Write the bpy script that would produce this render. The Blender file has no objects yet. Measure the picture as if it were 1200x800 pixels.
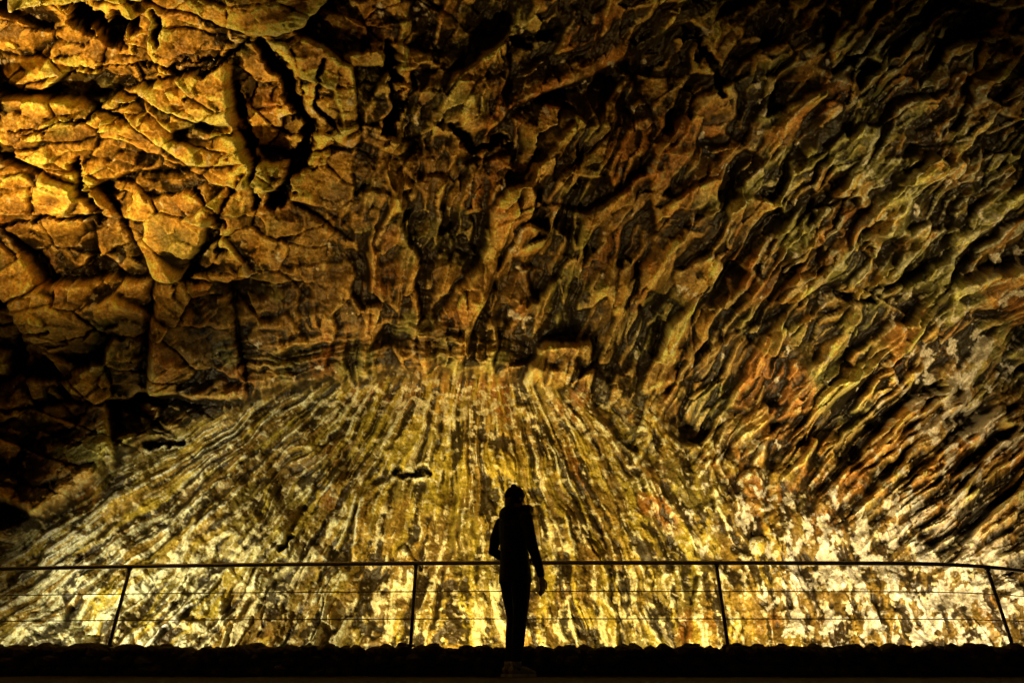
import bpy, math, numpy as np, random
from mathutils import Vector, Matrix
random.seed(3)
sc=bpy.context.scene
COL=sc.collection
f32=np.float32
# ---------------------------------------------------------------- cave frame
PITCH=math.radians(27.2); FL=720.0
EYE=0.156
c_,s_=math.cos(PITCH),math.sin(PITCH)
# ---------------------------------------------------------------- noise tools
class N2:
    def __init__(s,seed):
        r=np.random.RandomState(seed)
        a=r.rand(256,256)*2*np.pi
        s.gx=np.cos(a).astype(f32).ravel(); s.gy=np.sin(a).astype(f32).ravel()
        s.px=r.rand(65536).astype(f32); s.py=r.rand(65536).astype(f32)
        s.r1=(r.rand(65536)*2-1).astype(f32); s.r2=(r.rand(65536)*2-1).astype(f32); s.r3=(r.rand(65536)*2-1).astype(f32)
    def p(s,x,y):
        xi=np.floor(x).astype(np.int32); yi=np.floor(y).astype(np.int32)
        fx=(x-xi).astype(f32); fy=(y-yi).astype(f32)
        u=fx*fx*fx*(fx*(fx*6-15)+10); v=fy*fy*fy*(fy*(fy*6-15)+10)
        def g(ix,iy,dx,dy):
            k=((ix&255)<<8)|(iy&255)
            return s.gx[k]*dx+s.gy[k]*dy
        a=g(xi,yi,fx,fy); b=g(xi+1,yi,fx-1,fy); c=g(xi,yi+1,fx,fy-1); d=g(xi+1,yi+1,fx-1,fy-1)
        a=a+(b-a)*u; c=c+(d-c)*u
        return (a+(c-a)*v)*1.5
    def w(s,x,y):
        xi=np.floor(x).astype(np.int32); yi=np.floor(y).astype(np.int32)
        fx=(x-xi).astype(f32); fy=(y-yi).astype(f32)
        F1=np.full(x.shape,9,f32); F2=F1.copy(); K=np.zeros(x.shape,np.int32); DX=np.zeros(x.shape,f32); DY=DX.copy()
        for i in (-1,0,1):
            for j in (-1,0,1):
                k=(((xi+i)&255)<<8)|((yi+j)&255)
                dx=fx-i-s.px[k]; dy=fy-j-s.py[k]
                d=np.sqrt(dx*dx+dy*dy)
                m=d<F1
                F2=np.where(m,F1,np.minimum(F2,d)); F1=np.where(m,d,F1)
                K=np.where(m,k,K); DX=np.where(m,dx,DX); DY=np.where(m,dy,DY)
        return F1,F2,K,DX,DY
    def env(s,x,y,tilt,kk):
        xi=np.floor(x).astype(np.int32); yi=np.floor(y).astype(np.int32)
        fx=(x-xi).astype(f32); fy=(y-yi).astype(f32)
        B=np.full(x.shape,-9,f32); R=np.zeros(x.shape,f32)
        for i in (-1,0,1):
            for j in (-1,0,1):
                k=(((xi+i)&255)<<8)|((yi+j)&255)
                dx=fx-i-s.px[k]; dy=fy-j-s.py[k]
                h=.35*s.r3[k]+tilt*(s.r1[k]*dx+s.r2[k]*dy)-kk*(dx*dx+dy*dy)
                m=h>B; B=np.where(m,h,B); R=np.where(m,s.r1[k],R)
        return B,R
_n={}
def nz(seed):
    if seed not in _n:_n[seed]=N2(seed)
    return _n[seed]
def fbm(x,y,seed,o=4,g=0.5,ridge=False):
    t=0;a=1;n=0
    for i in range(o):
        q=nz(seed+i%3).p(x*2**i+17.3*i,y*2**i-9.1*i)
        if ridge:q=1-2*np.abs(q)
        t=t+a*q;n+=a;a*=g
    return t/n
def facet(x,y,seed,k=1.0):
    n=nz(seed); F1,F2,K,DX,DY=n.w(x,y)
    return 0.4*n.r3[K]+k*(n.r1[K]*DX+n.r2[K]*DY), F2-F1, n.r3[K]
def blur(a,r):
    for _ in (0,1):
        for ax_ in (0,1):
            pad=[(0,0),(0,0)]; pad[ax_]=(r+1,r)
            c=np.cumsum(np.pad(a.astype(np.float64),pad,'edge'),axis=ax_)
            n=2*r+1
            a=(np.take(c,range(n,c.shape[ax_]),axis=ax_)-np.take(c,range(0,c.shape[ax_]-n),axis=ax_))/n
    return a.astype(f32)
def ss(a,b,x):
    t=np.clip((x-a)/(b-a),0,1); return t*t*(3-2*t)
def gauss(x,y,cx,cy,sx,sy): return np.exp(-((x-cx)/sx)**2-((y-cy)/sy)**2)
def seg(x,y,pts):
    d=np.full(x.shape,1e9,f32)
    for (ax,ay),(bx,by) in zip(pts[:-1],pts[1:]):
        vx,vy=bx-ax,by-ay; L=vx*vx+vy*vy
        t=np.clip(((x-ax)*vx+(y-ay)*vy)/L,0,1)
        d=np.minimum(d,np.hypot(x-ax-t*vx,y-ay-t*vy))
    return d
# ---------------------------------------------------------------- cave wall grid
st=1.15
def axis(lo,hi,st,elo,ehi):
    core=np.arange(lo,hi,st)
    a=[];v=lo;d=st
    while v>elo: d*=1.06; v-=d; a.append(v)
    b=[];v=core[-1];d=st
    while v<ehi: d*=1.06; v+=d; b.append(v)
    return np.array(a[::-1]+list(core)+b)
gx=axis(-50,1250,st,-900,2100); gy=axis(-40,780,st,-620,1060)
X,Y=np.meshgrid(gx,gy); X=X.astype(f32);Y=Y.astype(f32)
wx=fbm(X/90,Y/90,11,4)*22; wy=fbm(X/90,Y/90,21,4)*22
XW=X+wx; YW=Y+wy
XS=X+.45*wx; YS=Y+.45*wy
ax=[-900,-300,0,80,160,240,330,430,520,600,700,800,950,1200,1500,2100]
ay=[1100,800,640,588,536,492,462,446,442,447,465,497,555,640,760,1000]
gxx=np.linspace(-900,2100,3001); ga=np.interp(gxx,ax,ay); ker=np.hanning(81);ker/=ker.sum()
ga=np.convolve(np.pad(ga,40,'edge'),ker,'valid')
ARCH=np.interp(XS,gxx,ga).astype(f32)
AD=(ARCH-(YW*0.4+Y*0.6))+9*fbm(X/34,Y/34,29,4)          # >0 : above arch lip
wl=1-ss(560,860,X)
up_sharp=ss(-16,24,AD); up_soft=ss(-90,70,AD+60*fbm(X/60,Y/60,31,4))
UP=wl*up_sharp+(1-wl)*up_soft
yy=[-620,-200,0,150,300,400,440,520,600,752,1060]
dl=[11,13,14,14.6,14.8,14.6,14.3,13.5,12.5,10.8,8]
du=[6.5,9.8,11.5,12.5,13.3,13.9,14.1,13.6,12.6,11.0,8]
gyy=np.linspace(-620,1060,1681); k2=np.hanning(101);k2/=k2.sum()
def prof(v):
    q=np.interp(gyy,yy,v); return np.convolve(np.pad(q,50,'edge'),k2,'valid')
DL=np.interp(Y,gyy,prof(dl)); DU=np.interp(Y,gyy,prof(du))
pxx=(X-600)/FL; pyy=(400-Y)/FL
p2=pxx**2/(1+.5*pxx**2)
wl2=1-ss(300,700,X); wl3=1-ss(560,860,X)
DL=DL-1.3*p2; DU=DU-2.2*p2-wl2*1.0*ss(-10,200,AD)-0.35*wl
DU=DU-0.38*wl*np.exp(-((AD-14)/32)**2)
D=DL+(DU-DL)*UP
D=np.maximum(D,3.5)
def place(D):
    fx=D*pxx; fy=D*(c_-pyy*s_); fz=D*(s_+pyy*c_)+EYE
    return np.stack([fx,fy,fz],-1)
B=place(D)
D0=DL+(DU-DL)*ss(-160,160,AD*0+(np.interp(X,gxx,ga)-Y))
B0=place(np.maximum(blur(D0,20),3.5))
du_=np.gradient(B0,axis=1); dv_=np.gradient(B0,axis=0)
Nn=np.cross(du_,dv_); Nn/=np.linalg.norm(Nn,axis=-1,keepdims=True)+1e-9
sg=np.sign(np.sum(Nn*(-B0),-1,keepdims=True)); Nn*=sg
inw=-B0/np.linalg.norm(B0,axis=-1,keepdims=True)
Nn=Nn*.5+inw*.5; Nn/=np.linalg.norm(Nn,axis=-1,keepdims=True)
# ---- flow coordinates (run-off streaks fan out of the crown of the vault)
yo=345-860*ss(640,1120,X)
dy_=np.maximum(YS-yo,0); den=np.sqrt(dy_**2+80**2)
tw=fbm(X/60,Y/110,34,4); tw2=fbm(X/26,Y/40,37,3)
t1=(XS-560)/den*(640-yo)+tw*15+tw2*2; s1=np.hypot(XS-560,YS-yo)
yo2=1050; den2=np.maximum(yo2-YS,80)
t2=(XS-640)/den2*(yo2-250)+0.38*YS+14*tw+5*tw2; s2=np.hypot(XS-640,YS-yo2)
rg=ss(-.35,.3,fbm(X/110,Y/110,39,3))
# ---- LOWER relief
l1=fbm(t1/75,s1/230,41,4); l2=fbm(t1/24,s1/180,44,3,ridge=True); l3=fbm(t1/5,s1/70,47,3)
la,_,ra=facet(t1/34,s1/140,50,1.1); lb,rb=nz(51).env(t1/14,s1/85,1.4,1.0); lc,lce,rc=facet(t1/7,s1/36,52,1.1)
fine=fbm(X/4,Y/4,60,3); fine2=fbm(X/14,Y/14,63,3)
lump=fbm(XW/80,YW/75,66,4)
HL=0.12*l1+(0.03+.06*rg)*l2+0.035*l3+blur(0.11*la,1)-0.08*lb+(0.015+.025*rg)*lc+0.018*fine+0.04*fine2+0.32*lump
# ---- UPPER relief : blocky (left) / flaky (right)
bx=XS*0.95+YS*0.15+4*fine2; by=YS-0.12*XS+4*fine2
b1,e1,r1=facet(bx/165,by/100,70,1.25); b2,e2,r2=facet(bx/66,by/40,71,1.2); b3,e3,r3=facet(bx/26,by/16,72,1.1); b4,r4=nz(73).env(bx/11,by/8,1.2,1.0)
HB=blur(0.85*b1,2)+blur((.32+.22*rg)*b2,1)+(.08+.12*rg)*b3-0.04*b4+0.06*fine2+0.024*fine-0.42*np.exp(-e1/0.03)-0.20*np.exp(-e2/0.03)
c1,g1,q1=facet(t2/95,s2/150,80,1.25); c2,g2,q2=facet(t2/34,s2/70,81,1.3); c3,g3,q3=facet(t2/13,s2/30,82,1.2); c4,q4=nz(83).env(t2/5.5,s2/15,1.4,1.0); c5,q5=nz(84).env(t2/60+7,s2/80,1.5,1.0)
m1=fbm(t2/60,s2/180,84,4); m3=fbm(t2/11,s2/70,88,3,ridge=True)
HS=blur(0.66*c1,2)+blur((.26+.24*rg)*c2,1)+(.09+.12*rg)*c3-0.05*c4-0.30*c5+0.28*m1+.05*m3+0.05*fine2+0.024*fine-0.16*np.exp(-g1/0.04)*rg
SA=XS+.6*YS
a1=fbm(AD/24+SA/420,SA/150,90,4,ridge=True); ae,ar=nz(99).env(AD/15+SA/300,SA/62,1.4,1.0)
fold=wl3*np.exp(-((AD-40)/75)**2)*np.exp(-((X-330)/420)**2)
wb=(1-ss(300,520,X+50*fbm(X/120,Y/120,93,2)+0.35*(Y-200)))
big_=fbm(XW/150,YW/130,96,3)
HU=HB*wb+HS*(1-wb)+.6*big_
HU=HU*(1-0.45*fold)+fold*(0.28*a1-.14*ae)
H=HL*(1-UP)+HU*UP
CR=[([(272,100),(286,150),(296,200),(300,245)],6,1.0),([(300,50),(335,95),(362,150),(345,205),(325,240)],13,1.1),
    ([(92,20),(130,40),(150,30)],17,1.2),([(185,15),(190,45)],6,.8),([(455,55),(470,110),(455,160)],7,.7),([(92,185),(100,225),(118,262)],7,.9),
    ([(0,108),(90,88),(190,80),(262,66)],3,.3),([(0,262),(60,248),(110,262)],4,.5),([(300,45),(240,85),(180,80)],4,.4),
    ([(20,150),(95,140),(150,118)],3,.3),([(380,70),(372,120),(395,150)],5,.5),([(230,225),(262,262),(255,300)],5,.5),
    ([(0,382),(24,378),(60,380)],4,.6),([(10,425),(18,390)],5,.8),([(530,150),(560,175),(585,165)],10,.4),([(600,50),(650,30)],9,.4),([(820,40),(850,110)],7,.4),
    ([(985,348),(1025,352)],6,.4),([(175,522),(212,517)],5,.35),([(470,555),(482,551),(494,557)],5,.22),
    ([(322,646),(342,630)],5,.3)]
cre=np.zeros(X.shape,f32)
XC=X+0.5*wx+fbm(X/34,Y/34,97,5,.6)*16; YC=Y+0.3*wy+fbm(X/34,Y/34,98,5,.6)*16
wvar=.75+.9*fbm(X/22,Y/22,77,3)
for pts,w,dp in CR:
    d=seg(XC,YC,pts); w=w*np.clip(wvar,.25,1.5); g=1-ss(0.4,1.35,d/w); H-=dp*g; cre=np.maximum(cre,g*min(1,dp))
for (kx,ky,kr) in [(880,566,17),(888,640,12),(1000,370,10)]:
    d=np.hypot(X-kx,Y-ky)/kr; H+=0.22*np.sqrt(np.clip(1-d*d,0,1))
P=B+Nn*H[...,None]
# occlusion-like shade and dirt put into the colour: hollows darker, crests paler
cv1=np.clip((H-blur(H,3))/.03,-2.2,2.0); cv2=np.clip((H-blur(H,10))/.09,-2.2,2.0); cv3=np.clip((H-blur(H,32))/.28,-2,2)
# ---------------------------------------------------------------- mineral colours of the rock, with some shade painted in
def C(r,g,b): return np.array([r,g,b],f32)
def mix(a,b,m): return a+(b-a)*m[...,None]
shp=X.shape+(3,)
v1=fbm(X/120,Y/120,101,4); v2=fbm(X/45,Y/45,104,4); v3=fbm(X/9,Y/9,107,4); v4=fbm(X/3.5,Y/3.5,111,2)
rt=ss(840,980,X)
cl=np.broadcast_to(C(.20,.125,.026),shp)
cl=mix(cl,C(.40,.26,.046),ss(-.2,.3,l1+0.4*v2)*(1-.6*rt))
cl=mix(cl,C(.18,.165,.036),ss(-.05,.3,v1)*0.6*(1-rt))
cl=mix(cl,C(.30,.13,.022),ss(.1,.45,fbm(X/70,Y/70,110,4)+.5*gauss(X,Y,1000,530,110,90)+.2*gauss(X,Y,760,530,120,60)-0.3*gauss(X,Y,150,650,300,100)-.15*ss(600,680,Y)))
pk=fbm(t1/8,s1/85,113,4)+0.6*fbm(t1/36,s1/140,116,4)+0.28*v3+.10*cv1+.10*cv2+.25*v2
dens=-0.20+0.28*ss(560,700,Y)+0.24*gauss(X,Y,170,620,220,90)+0.12*gauss(X,Y,500,475,150,30)-0.30*gauss(X,Y,990,540,80,70)-.26*rt
pale=ss(.15,.27,pk+dens)
pc=mix(np.broadcast_to(C(.82,.71,.40),shp),C(.72,.74,.53),1-ss(120,350,X))
pc=mix(pc,C(.78,.69,.55),ss(820,980,X)*ss(560,640,Y))
yel=ss(.02,.26,fbm(t1/24,s1/130,122,4)+.2*gauss(X,Y,560,560,350,140)+.05*cv2-.07)
cl=mix(cl,C(.55,.43,.05),yel*0.6*(1-rt))
cl=mix(cl,pc,pale*0.92)
bk=fbm((X+.6*wx)/20,(Y+.6*wy)/30,119,4)+.4*v3+.05*cv1
bl=ss(.12,.18,bk-0.36+.40*rt*ss(540,660,Y)+.46*gauss(X,Y,1100,450,65,65)+.38*gauss(X,Y,1130,590,130,100)+.28*gauss(X,Y,870,610,90,60))*ss(700,820,X)
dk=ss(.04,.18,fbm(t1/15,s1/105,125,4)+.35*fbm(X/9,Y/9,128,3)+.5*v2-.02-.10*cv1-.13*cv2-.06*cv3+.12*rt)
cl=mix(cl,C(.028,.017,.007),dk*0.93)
cl=mix(cl,C(.78,.72,.60),bl*.94)
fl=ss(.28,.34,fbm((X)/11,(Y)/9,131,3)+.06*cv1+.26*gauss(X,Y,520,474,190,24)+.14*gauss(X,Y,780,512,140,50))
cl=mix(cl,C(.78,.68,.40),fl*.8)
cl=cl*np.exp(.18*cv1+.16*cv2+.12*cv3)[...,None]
# upper
cu=np.broadcast_to(C(.18,.108,.031),shp)
cu=mix(cu,C(.32,.195,.046),ss(-.2,.3,.7*v2+.3*v1))
cu=mix(cu,C(.18,.165,.050),ss(-.02,.25,fbm(X/80,Y/80,134,4)+.30*gauss(X,Y,1080,250,200,240)+.14*gauss(X,Y,450,380,200,90)-.08))
cu=mix(cu,C(.25,.10,.020),.7*ss(.08,.38,fbm(t2/70,s2/120,137,4)+.22*gauss(X,Y,740,140,170,160)+.34*gauss(X,Y,980,520,140,110)-.15*(1-ss(100,400,X))))
cu=mix(cu,C(.50,.31,.070),wb*ss(-.4,.2,v2)*(1-ss(220,350,Y))*.85)
cell=(1-wb)*(.3*q2+.35*q3+.25*q4)+wb*(.2*r2+.25*r3+.15*r4)
cell=cell*(1-fold)+.4*fold*ar
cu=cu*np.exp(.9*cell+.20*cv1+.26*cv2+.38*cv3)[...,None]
sp=ss(.20,.32,fbm(t2/9,s2/36,140,4)*(1-.7*fold)+.3*v3+.10*cv1+.08*cv2+.25*v2-.14+.14*gauss(X,Y,1120,220,150,220)+.08*gauss(X,Y,600,400,300,90)-.15*wb*(1-ss(180,320,Y)))
cu=mix(cu,mix(np.broadcast_to(C(.58,.44,.16),shp),C(.55,.54,.36),ss(800,1000,X)*(1-ss(300,400,Y))),sp*.85)
lip_shade=np.exp(-((AD-35)/50)**2)*wl3*.10  # shade band above the arch lip, painted into the rock colour
so=ss(.03,.20,.8*fbm((X+wx)/70,(Y+wy)/60,143,5,.6)-.07*cv1-.11*cv2-.10*cv3+lip_shade+.26*gauss(X,Y,640,40,320,180)+.20*ss(760,1000,X)*(1-ss(40,200,Y))+.14*gauss(X,Y,150,500,260,80)-.12*wb*(1-ss(200,330,Y)))  # dimness of top centre and upper right also painted into these dark patches
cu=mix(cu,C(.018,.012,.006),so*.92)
big=ss(.14,.20,bk-0.33+.46*gauss(X,Y,1110,455,65,80)+.34*gauss(X,Y,1190,290,40,80)+.28*gauss(X,Y,1160,520,90,90))
cu=mix(cu,C(.76,.68,.54),big*.9)
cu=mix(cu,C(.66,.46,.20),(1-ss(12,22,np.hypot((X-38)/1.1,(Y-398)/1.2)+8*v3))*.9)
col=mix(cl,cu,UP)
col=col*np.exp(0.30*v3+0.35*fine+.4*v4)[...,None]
col=col*(1-0.75*cre)[...,None]  # shade inside the crevices, painted into the colour on top of the relief
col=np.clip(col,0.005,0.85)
# ---------------------------------------------------------------- helpers
def grid_mesh(name,P,col=None):
    h,w=P.shape[:2]
    me=bpy.data.meshes.new(name)
    me.vertices.add(h*w); me.vertices.foreach_set('co',P.astype(f32).ravel())
    i=np.arange(h*w,dtype=np.int32).reshape(h,w)
    q=np.stack([i[:-1,:-1],i[1:,:-1],i[1:,1:],i[:-1,1:]],-1).reshape(-1,4)
    n=len(q)
    me.loops.add(n*4); me.loops.foreach_set('vertex_index',q.ravel())
    me.polygons.add(n); me.polygons.foreach_set('loop_start',np.arange(0,n*4,4,dtype=np.int32))
    me.update(calc_edges=True)
    me.polygons.foreach_set('use_smooth',np.ones(n,bool))
    if col is not None:
        a=me.color_attributes.new('mineral','FLOAT_COLOR','POINT')
        a.data.foreach_set('color',np.concatenate([col,np.ones(col.shape[:2]+(1,))],-1).astype(f32).ravel())
    ob=bpy.data.objects.new(name,me); COL.objects.link(ob); return ob
def mat(name,base=(.1,.1,.1),rough=.6,metal=0,scale=8,var=.5,bump=.3,bscale=40,dist=.01,attr=None,spec=.5,det=3):
    m=bpy.data.materials.new(name); m.use_nodes=True; nt=m.node_tree; nd=nt.nodes; L=nt.links
    b=nd['Principled BSDF']; b.inputs['Roughness'].default_value=rough; b.inputs['Metallic'].default_value=metal
    b.inputs['Specular IOR Level'].default_value=spec
    tc=nd.new('ShaderNodeTexCoord')
    n=nd.new('ShaderNodeTexNoise'); n.inputs['Scale'].default_value=scale; n.inputs['Detail'].default_value=det; n.inputs['Roughness'].default_value=.7; L.new(tc.outputs['Object'],n.inputs['Vector'])
    r=nd.new('ShaderNodeMapRange'); r.inputs['From Min'].default_value=.3; r.inputs['From Max'].default_value=.7; r.inputs['To Min'].default_value=1-var; r.inputs['To Max'].default_value=1+var
    L.new(n.outputs['Fac'],r.inputs['Value'])
    mx=nd.new('ShaderNodeVectorMath'); mx.operation='SCALE'; L.new(r.outputs['Result'],mx.inputs['Scale'])
    if attr:
        a=nd.new('ShaderNodeAttribute'); a.attribute_name=attr; L.new(a.outputs['Color'],mx.inputs[0])
    else: mx.inputs[0].default_value=base
    L.new(mx.outputs[0],b.inputs['Base Color'])
    n2=nd.new('ShaderNodeTexNoise'); n2.inputs['Scale'].default_value=bscale; n2.inputs['Detail'].default_value=3; n2.inputs['Roughness'].default_value=.65; L.new(tc.outputs['Object'],n2.inputs['Vector'])
    bp=nd.new('ShaderNodeBump'); bp.inputs['Strength'].default_value=bump; bp.inputs['Distance'].default_value=dist
    L.new(n2.outputs['Fac'],bp.inputs['Height']); L.new(bp.outputs['Normal'],b.inputs['Normal'])
    return m
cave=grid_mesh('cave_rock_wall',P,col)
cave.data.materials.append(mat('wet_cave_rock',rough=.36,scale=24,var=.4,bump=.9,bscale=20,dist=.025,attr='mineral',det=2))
def ray(x,y,ydist):
    px=(x-600)/FL; py=(400-y)/FL
    d=Vector((px,c_-py*s_,s_+py*c_)); return d*(ydist/d.y)+Vector((0,0,EYE))
def link(me,name,parent=None,m=None,smooth=True):
    ob=bpy.data.objects.new(name,me); COL.objects.link(ob)
    if m: me.materials.append(m)
    if smooth: me.polygons.foreach_set('use_smooth',[True]*len(me.polygons))
    if parent: ob.parent=parent
    return ob
def empty(name,loc=(0,0,0)):
    e=bpy.data.objects.new(name,None); e.location=loc; COL.objects.link(e); return e
def tube_geo(pts,rad,seg=12,caps=True,V=None,F=None):
    V=[] if V is None else V; F=[] if F is None else F
    pts=[Vector(p) for p in pts]; n=len(pts); rings=[]
    up=None
    R=[r if isinstance(r,tuple) else (r,r) for r in rad]
    seq=[]
    for i,p in enumerate(pts):
        if i==0:t=pts[1]-p
        elif i==n-1:t=p-pts[-2]
        else:t=(pts[i+1]-p).normalized()+(p-pts[i-1]).normalized()
        t.normalize(); seq.append((p,t,R[i]))
    ext=[]
    if caps:
        p,t,r=seq[0]; m=min(r)
        for k in (80,50,25): ext.append((p-t*m*math.sin(math.radians(k)),t,(r[0]*math.cos(math.radians(k)),r[1]*math.cos(math.radians(k)))))
    ext+=seq
    if caps:
        p,t,r=seq[-1]; m=min(r)
        for k in (25,50,80): ext.append((p+t*m*math.sin(math.radians(k)),t,(r[0]*math.cos(math.radians(k)),r[1]*math.cos(math.radians(k)))))
    for p,t,r in ext:
        if up is None:
            ref=Vector((1,0,0)) if abs(t.x)<.9 else Vector((0,1,0))
            up=(ref-t*ref.dot(t)).normalized()
        else: up=(up-t*up.dot(t)).normalized()
        sd=t.cross(up); b0=len(V)
        for k in range(seg):
            a=2*math.pi*k/seg; V.append(p+up*(r[0]*math.cos(a))+sd*(r[1]*math.sin(a)))
        rings.append(b0)
    for a,b in zip(rings[:-1],rings[1:]):
        for k in range(seg): F.append((a+k,a+(k+1)%seg,b+(k+1)%seg,b+k))
    F.append(tuple(rings[0]+k for k in range(seg))[::-1]); F.append(tuple(rings[-1]+k for k in range(seg)))
    return V,F
def ell_geo(c,r,V,F,rot=None,su=16,sv=10):
    b=len(V)
    M=rot or Matrix.Identity(3); c=Vector(c)
    V.append(c+M@Vector((0,0,r[2])))
    for i in range(1,sv):
        th=math.pi*i/sv
        for k in range(su):
            a=2*math.pi*k/su; V.append(c+M@Vector((r[0]*math.sin(th)*math.cos(a),r[1]*math.sin(th)*math.sin(a),r[2]*math.cos(th))))
    V.append(c+M@Vector((0,0,-r[2]))); e=len(V)-1
    for k in range(su): F.append((b,b+1+k,b+1+(k+1)%su)); F.append((e,e-su+(k+1)%su,e-su+k))
    for i in range(sv-2):
        for k in range(su):
            a=b+1+i*su; F.append((a+k,a+su+k,a+su+(k+1)%su,a+(k+1)%su))
def mk(name,V,F):
    me=bpy.data.meshes.new(name); me.from_pydata([tuple(v) for v in V],[],F); me.update(); return me
# ---------------------------------------------------------------- pit floor, walkway
def sheet(name,x0,x1,y0,y1,z,nx,ny,amp,m,sd):
    gx=np.linspace(x0,x1,nx); gy=np.linspace(y1,y0,ny); XX,YY=np.meshgrid(gx,gy)
    Z=z+amp*fbm(XX.astype(f32)*1.3,YY.astype(f32)*1.3,sd,4)
    o=grid_mesh(name,np.stack([XX,YY,Z],-1)); o.data.materials.append(m); return o
rockdark=mat('dark_basalt',(.07,.055,.04),.8,scale=3,bump=.8,bscale=12,dist=.03)
sheet('cave_floor',-26,26,6.95,17,-2.0,260,60,.5,rockdark,201)
sheet('walkway',-26,26,-6,6.9,0.0,300,120,.012,mat('walkway_gravel',(.05,.045,.04),.9,scale=12,bump=.8,bscale=60,dist=.01),205)
# ---------------------------------------------------------------- low stone wall
WY=6.72
V=[];F=[]
def stone(c,r,V,F):
    b=len(V); ell_geo(c,r,V,F,Matrix.Rotation(random.uniform(-.25,.25),3,'Y')@Matrix.Rotation(random.uniform(0,3),3,'Z')@Matrix.Rotation(random.uniform(-.3,.3),3,'X'),10,7)
    for i in range(b,len(V)):
        d=V[i]-Vector(c); u=Vector((round(d.x*22)/22,round(d.y*22)/22,round(d.z*26)/26))
        V[i]=Vector(c)+d*.55+u*.45+Vector((random.uniform(-1,1),random.uniform(-1,1),random.uniform(-1,1)))*.006
x=-11
while x<11:
    for z in (.04,.13,.2):
        for yo_ in (-.12,.08):
            w=random.uniform(.07,.13)
            stone((x+random.uniform(-.05,.05)+z*.3,WY+yo_+random.uniform(-.03,.03),z+random.uniform(-.015,.015)),(w,random.uniform(.08,.12),random.uniform(.05,.07)),V,F)
    x+=.15
b=len(V)
for (xx,y_,z_) in [(-11,WY-.14,-2.2),(11,WY-.14,-2.2),(11,WY+.14,-2.2),(-11,WY+.14,-2.2),(-11,WY-.14,.2),(11,WY-.14,.2),(11,WY+.14,.2),(-11,WY+.14,.2)]: V.append(Vector((xx,y_,z_)))
for q in [(0,1,2,3),(4,7,6,5),(0,4,5,1),(1,5,6,2),(2,6,7,3),(3,7,4,0)]: F.append(tuple(b+k for k in q))
link(mk('low_stone_wall',V,F),'low_stone_wall',None,mat('wall_stone',(.075,.06,.045),.85,scale=5,bump=.7,bscale=25,dist=.02),False)
# ---------------------------------------------------------------- railing
rail=empty('railing',(0,WY,0))
steel=mat('brushed_steel',(.5,.48,.44),.35,1.0,scale=30,var=.15,bump=.1,bscale=120,dist=.002)
steel_d=mat('dark_steel',(.2,.18,.16),.42,.9,scale=30,var=.2,bump=.1,bscale=120,dist=.002)
def yoff(x):
    return 0.012*(x-.8)**2*(1 if x<.8 else .35)+(0.16*max(0,x-3.9)**2)
def line(z,x0=-9.5,x1=9.0,n=110):
    return [(x0+(x1-x0)*i/(n-1),yoff(x0+(x1-x0)*i/(n-1)),z) for i in range(n)]
V,F=tube_geo(line(1.03),[.021]*110,12); link(mk('handrail',V,F),'handrail',rail,steel)
for i,z in enumerate((.755,.50)):
    V,F=tube_geo(line(z),[.0055]*110,6); link(mk('c',V,F),'wire_%d'%(i+1),rail,steel_d)
for i,xp in enumerate([-7.2,-4.12,-1.0,2.12,5.15,8.3]):
    y=yoff(xp); V=[];F=[]
    tube_geo([(xp,y,.10),(xp,y,.6),(xp,y,1.02)],[(.019,.014)]*3,10,False,V,F)
    tube_geo([(xp,y,.25),(xp,y,.275)],[.05,.05],12,False,V,F)
    tube_geo([(xp,y,.97),(xp,y,1.01)],[.011,.03],8,False,V,F)
    link(mk('p',V,F),'post_%d'%(i+1),rail,steel_d)
# ---------------------------------------------------------------- floodlights
house=mat('lamp_housing',(.03,.03,.03),.4,.5)
def flood(name,loc,target,power,colr,size=.25,ang=110,blend=.8):
    e=empty(name,loc); d=(Vector(target)-Vector(loc)).normalized()
    q=d.to_track_quat('-Z','Y'); e.rotation_mode='QUATERNION'; e.rotation_quaternion=q
    ld=bpy.data.lights.new('beam','SPOT'); ld.energy=power; ld.color=colr; ld.shadow_soft_size=size; ld.spot_size=math.radians(ang); ld.spot_blend=blend
    lo=bpy.data.objects.new('beam',ld); COL.objects.link(lo); lo.parent=e
    V=[];F=[]
    tube_geo([(0,0,.04),(0,0,.16),(0,0,.26)],[.2,.17,.08],16,False,V,F)
    tube_geo([(-.23,0,.1),(-.23,0,.4),(.23,0,.4),(.23,0,.1)],[.012]*4,6,False,V,F)
    link(mk('h',V,F),'housing',e,house)
for x,tx,pw,cc in [(-7.6,-5.4,2500,(1,.84,.42)),(-1.6,0.4,3000,(1,.74,.26)),(3.2,5.6,2700,(1,.75,.32)),(7.2,8.0,1500,(1,.78,.40))]:
    flood('floodlight',(x,7.5,-1.5),(tx,12.6,1.3),pw,cc,.06,80,1)
flood('floodlight',(-7.5,3.8,.3),tuple(ray(110,100,7.5)),4600,(1,.58,.14),.08,54,1)
flood('floodlight',(8.5,4.2,.2),tuple(ray(1200,390,8)),2500,(1,.72,.28),.08,54,1)
flood('floodlight',(-2.5,8.4,-1.4),tuple(ray(540,280,10.5)),1700,(1,.62,.18),.08,70,1)  # added lamp with no known source, lifts the dark ceiling
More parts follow.
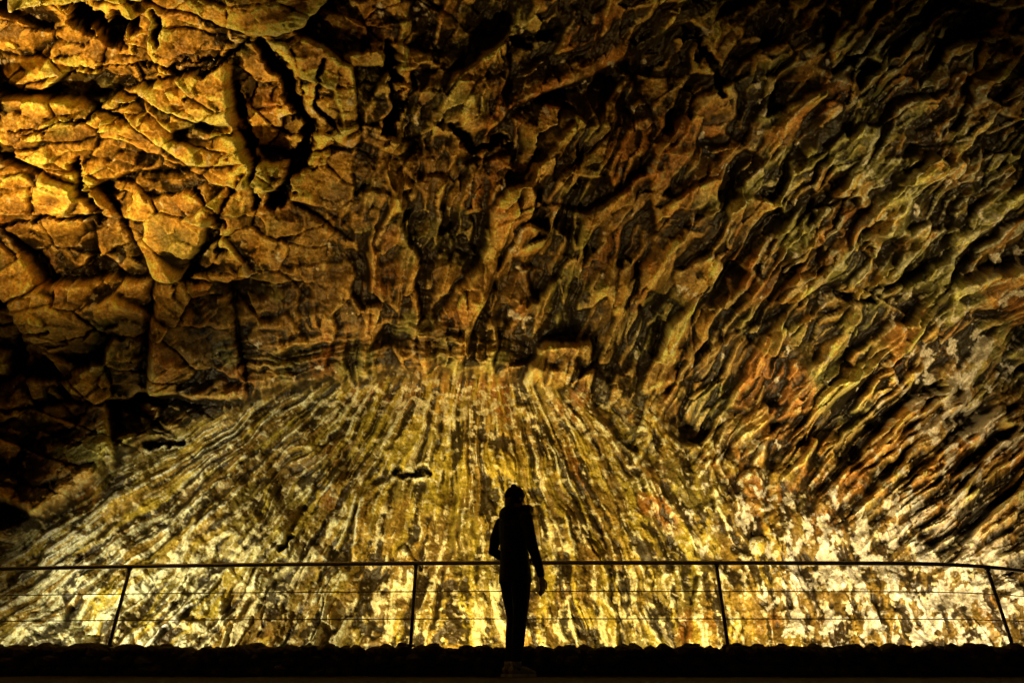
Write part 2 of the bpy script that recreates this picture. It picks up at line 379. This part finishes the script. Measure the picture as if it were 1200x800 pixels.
# ---------------------------------------------------------------- visitor
man=empty('standing_person',(0.03,6.27,0)); man.rotation_euler=(0,0,math.radians(-50))
V=[];F=[]
T=lambda p,r,s=14:tube_geo(p,r,s,True,V,F)
tube_geo([(0,0,.79),(0,0,.86),(0,-.005,.98),(0,-.01,1.10),(0,-.015,1.24),(0,-.02,1.34),(0,-.02,1.40),(0,-.015,1.44)],
         [(.182,.145),(.178,.142),(.160,.13),(.155,.126),(.175,.13),(.182,.125),(.15,.105),(.08,.075)],20,False,V,F)
T([(-.13,-.02,1.375),(0,-.02,1.40),(.13,-.02,1.375)],[.066,.08,.066])
for sx,fy in ((-1,.03),(1,-.03)):
    T([(sx*.085,0,.84),(sx*.085,.012+fy*.5,.66),(sx*.082,.02+fy,.49),(sx*.08,.0+fy,.34),(sx*.078,-.02+fy,.12),(sx*.078,-.02+fy,.07)],[.100,.087,.065,.063,.048,.045])
T([(.19,-.02,1.36),(.245,-.035,1.22),(.278,-.02,1.09),(.295,.02,.96),(.305,.055,.845)],[.067,.060,.052,.046,.037])
T([(-.19,-.02,1.36),(-.242,-.05,1.22),(-.255,-.07,1.10),(-.20,.04,1.03),(-.12,.13,1.0)],[.067,.060,.054,.046,.037])
def hand(w,d,side,V,F,curl):
    w=Vector(w); d=Vector(d).normalized(); sd=Vector(side).normalized(); nn=d.cross(sd).normalized()
    for k in range(4):
        o=sd*(.028-.0185*k); tube_geo([w+o*.5-d*.01,w+o*.9+d*.045,w+o+d*.085],[.015,.0135,.0115],8,True,V,F)
        L=(.068,.078,.072,.056)[k]; p=w+o+d*.085; dd=d.copy(); pts=[p];
        for j,fr in enumerate((.42,.32,.26)):
            dd=(dd+nn*curl*(.35+.2*j)).normalized(); p=p+dd*L*fr*1.1; pts.append(p)
        tube_geo(pts,[.0105,.0098,.009,.0078],8,True,V,F)
    p=w+sd*.022+d*.02
    tube_geo([p,p+(d*.5+sd*.8)*.035,p+(d*.75+sd*.75)*.058+nn*.01*curl,p+(d*.95+sd*.6)*.08+nn*.02*curl],[.015,.0125,.011,.009],8,True,V,F)
hand((.307,.062,.815),(.02,.12,-1),(-.1,1,.1),V,F,-1)
hand((-.10,.150,1.0),(.95,.35,-.1),(.1,.2,1),V,F,1)
T([(0,-.015,1.40),(0,.0,1.50)],[.058,.052])
ell_geo((0,.005,1.60),(.074,.092,.098),V,F); ell_geo((0,.035,1.545),(.052,.055,.05),V,F)
T([(0,.094,1.60),(0,.112,1.575)],[.009,.014],8); T([(0,.088,1.625),(.03,.086,1.628)],[.012,.010],8); T([(0,.088,1.625),(-.03,.086,1.628)],[.012,.010],8)
T([(-.02,.088,1.542),(0,.094,1.542),(.02,.088,1.542)],[.007,.009,.007],8)
for sx in (-1,1): ell_geo((sx*.076,-.002,1.59),(.012,.02,.032),V,F)
me=mk('body',V,F); body=link(me,'body',man)
rm=body.modifiers.new('r','REMESH'); rm.mode='VOXEL'; rm.voxel_size=.0055; rm.use_smooth_shade=True
sm=body.modifiers.new('s','SMOOTH'); sm.iterations=3; sm.factor=.5
dg=bpy.context.evaluated_depsgraph_get(); me2=bpy.data.meshes.new_from_object(body.evaluated_get(dg)); body.modifiers.clear(); body.data=me2
me2.materials.clear()
for m in (mat('jacket_cloth',(.018,.018,.02),.8,scale=20,bump=.4,bscale=30,dist=.01,spec=.2),mat('trouser_cloth',(.014,.014,.018),.85,scale=20,bump=.3,bscale=40,spec=.2),mat('skin',(.35,.2,.14),.5,var=.1,bump=.1)): me2.materials.append(m)
n=len(me2.polygons); cen=np.empty(n*3,f32); me2.polygons.foreach_get('center',cen); cen=cen.reshape(-1,3)
mi=np.zeros(n,np.int32); mi[(cen[:,2]<.795)&(np.abs(cen[:,0])<.22)]=1
mi[(cen[:,2]>1.47)]=2; mi[(cen[:,0]>.22)&(cen[:,2]<.82)]=2; mi[(cen[:,1]>.16)&(cen[:,2]>.9)&(cen[:,2]<1.1)]=2
me2.polygons.foreach_set('material_index',mi); me2.polygons.foreach_set('use_smooth',np.ones(n,bool))
V=[];F=[]
for sx in (-1,1): ell_geo((sx*.030,.083,1.606),(.012,.010,.008),V,F)
link(mk('eyes',V,F),'eyes',man,mat('eye',(.5,.5,.48),.2,var=0,bump=0))
V=[];F=[]
tube_geo([(0,-.004,1.605),(0,-.006,1.635),(0,-.010,1.665),(0,-.014,1.69),(0,-.016,1.705)],[(.090,.103),(.091,.104),(.084,.096),(.062,.072),(.03,.036)],24,True,V,F)
tube_geo([(0,-.002,1.60),(0,-.003,1.618),(0,-.004,1.637)],[(.093,.107),(.099,.113),(.093,.107)],24,False,V,F)
hat=link(mk('hat',V,F),'knitted_hat',man,mat('hat_wool',(.02,.018,.018),.95,scale=40,bump=.8,bscale=140,dist=.004,spec=.1))
V=[];F=[]
tube_geo([(0,-.05,1.61),(0,-.07,1.55),(0,-.075,1.49),(0,-.07,1.45)],[(.07,.045),(.068,.04),(.06,.035),(.045,.025)],16,True,V,F)
link(mk('hair',V,F),'hair',man,mat('hair_dark',(.02,.013,.008),.6,scale=60,bump=.6,bscale=200))
V=[];F=[]
ring=[(.092*math.cos(a),.040+.118*math.sin(a),1.465+.028*math.sin(a)) for a in np.linspace(0,2*math.pi,25)]
tube_geo(ring,[.044+.008*math.sin(i*1.9) for i in range(25)],12,False,V,F)
ell_geo((0,-.105,1.42),(.11,.055,.08),V,F)
link(mk('hood',V,F),'hood_collar',man,me2.materials[0])
shoe=mat('shoe_fabric',(.34,.32,.23),.7,scale=60,var=.6,bump=.5,bscale=80); sole=mat('shoe_sole',(.6,.58,.5),.6)
for nm,sx,fy in (('left',-1,.03),('right',1,-.03)):
    V=[];F=[]
    tube_geo([(sx*.08,-.075+fy,.055),(sx*.08,-.03+fy,.06),(sx*.083,.05+fy,.05),(sx*.088,.12+fy,.038),(sx*.09,.165+fy,.032)],[(.034,.036),(.038,.048),(.042,.040),(.045,.028),(.034,.020)],14,True,V,F)
    tube_geo([(sx*.079,-.03+fy,.07),(sx*.079,-.03+fy,.125)],[.05,.053],14,False,V,F)
    link(mk('s',V,F),nm+'_shoe',man,shoe)
    V=[];F=[]
    out=[(-.042,-.07),(-.03,-.108),(.03,-.108),(.042,-.07),(.038,.0),(.05,.09),(.046,.15),(.02,.19),(-.02,.188),(-.044,.15),(-.046,.08),(-.036,0)]
    for z in (.004,.026): V+= [Vector((sx*.084+a,b+fy,z)) for a,b in out]
    k=len(out); F+=[tuple(range(k))[::-1],tuple(range(k,2*k))]+[(i,(i+1)%k,k+(i+1)%k,k+i) for i in range(k)]
    link(mk('so',V,F),nm+'_sole',man,sole,False)
# ---------------------------------------------------------------- world, camera
w=bpy.data.worlds.new('World'); sc.world=w; w.use_nodes=True
bg=w.node_tree.nodes['Background']; sky=w.node_tree.nodes.new('ShaderNodeTexSky'); sky.sky_type='NISHITA'; sky.sun_disc=False
sky.sun_elevation=math.radians(2); sky.sun_rotation=math.radians(180)
w.node_tree.links.new(sky.outputs[0],bg.inputs[0]); bg.inputs[1].default_value=.004
cd=bpy.data.cameras.new('camera'); cam=bpy.data.objects.new('camera',cd); COL.objects.link(cam)
cam.location=(0,0,EYE); cam.rotation_euler=(math.radians(90)+PITCH,0,0)
cd.sensor_width=36; cd.lens=36*FL/1200; cd.clip_start=.05; cd.clip_end=300
sc.camera=cam
sc.view_settings.view_transform='Standard'; sc.view_settings.look='None'; sc.view_settings.exposure=0
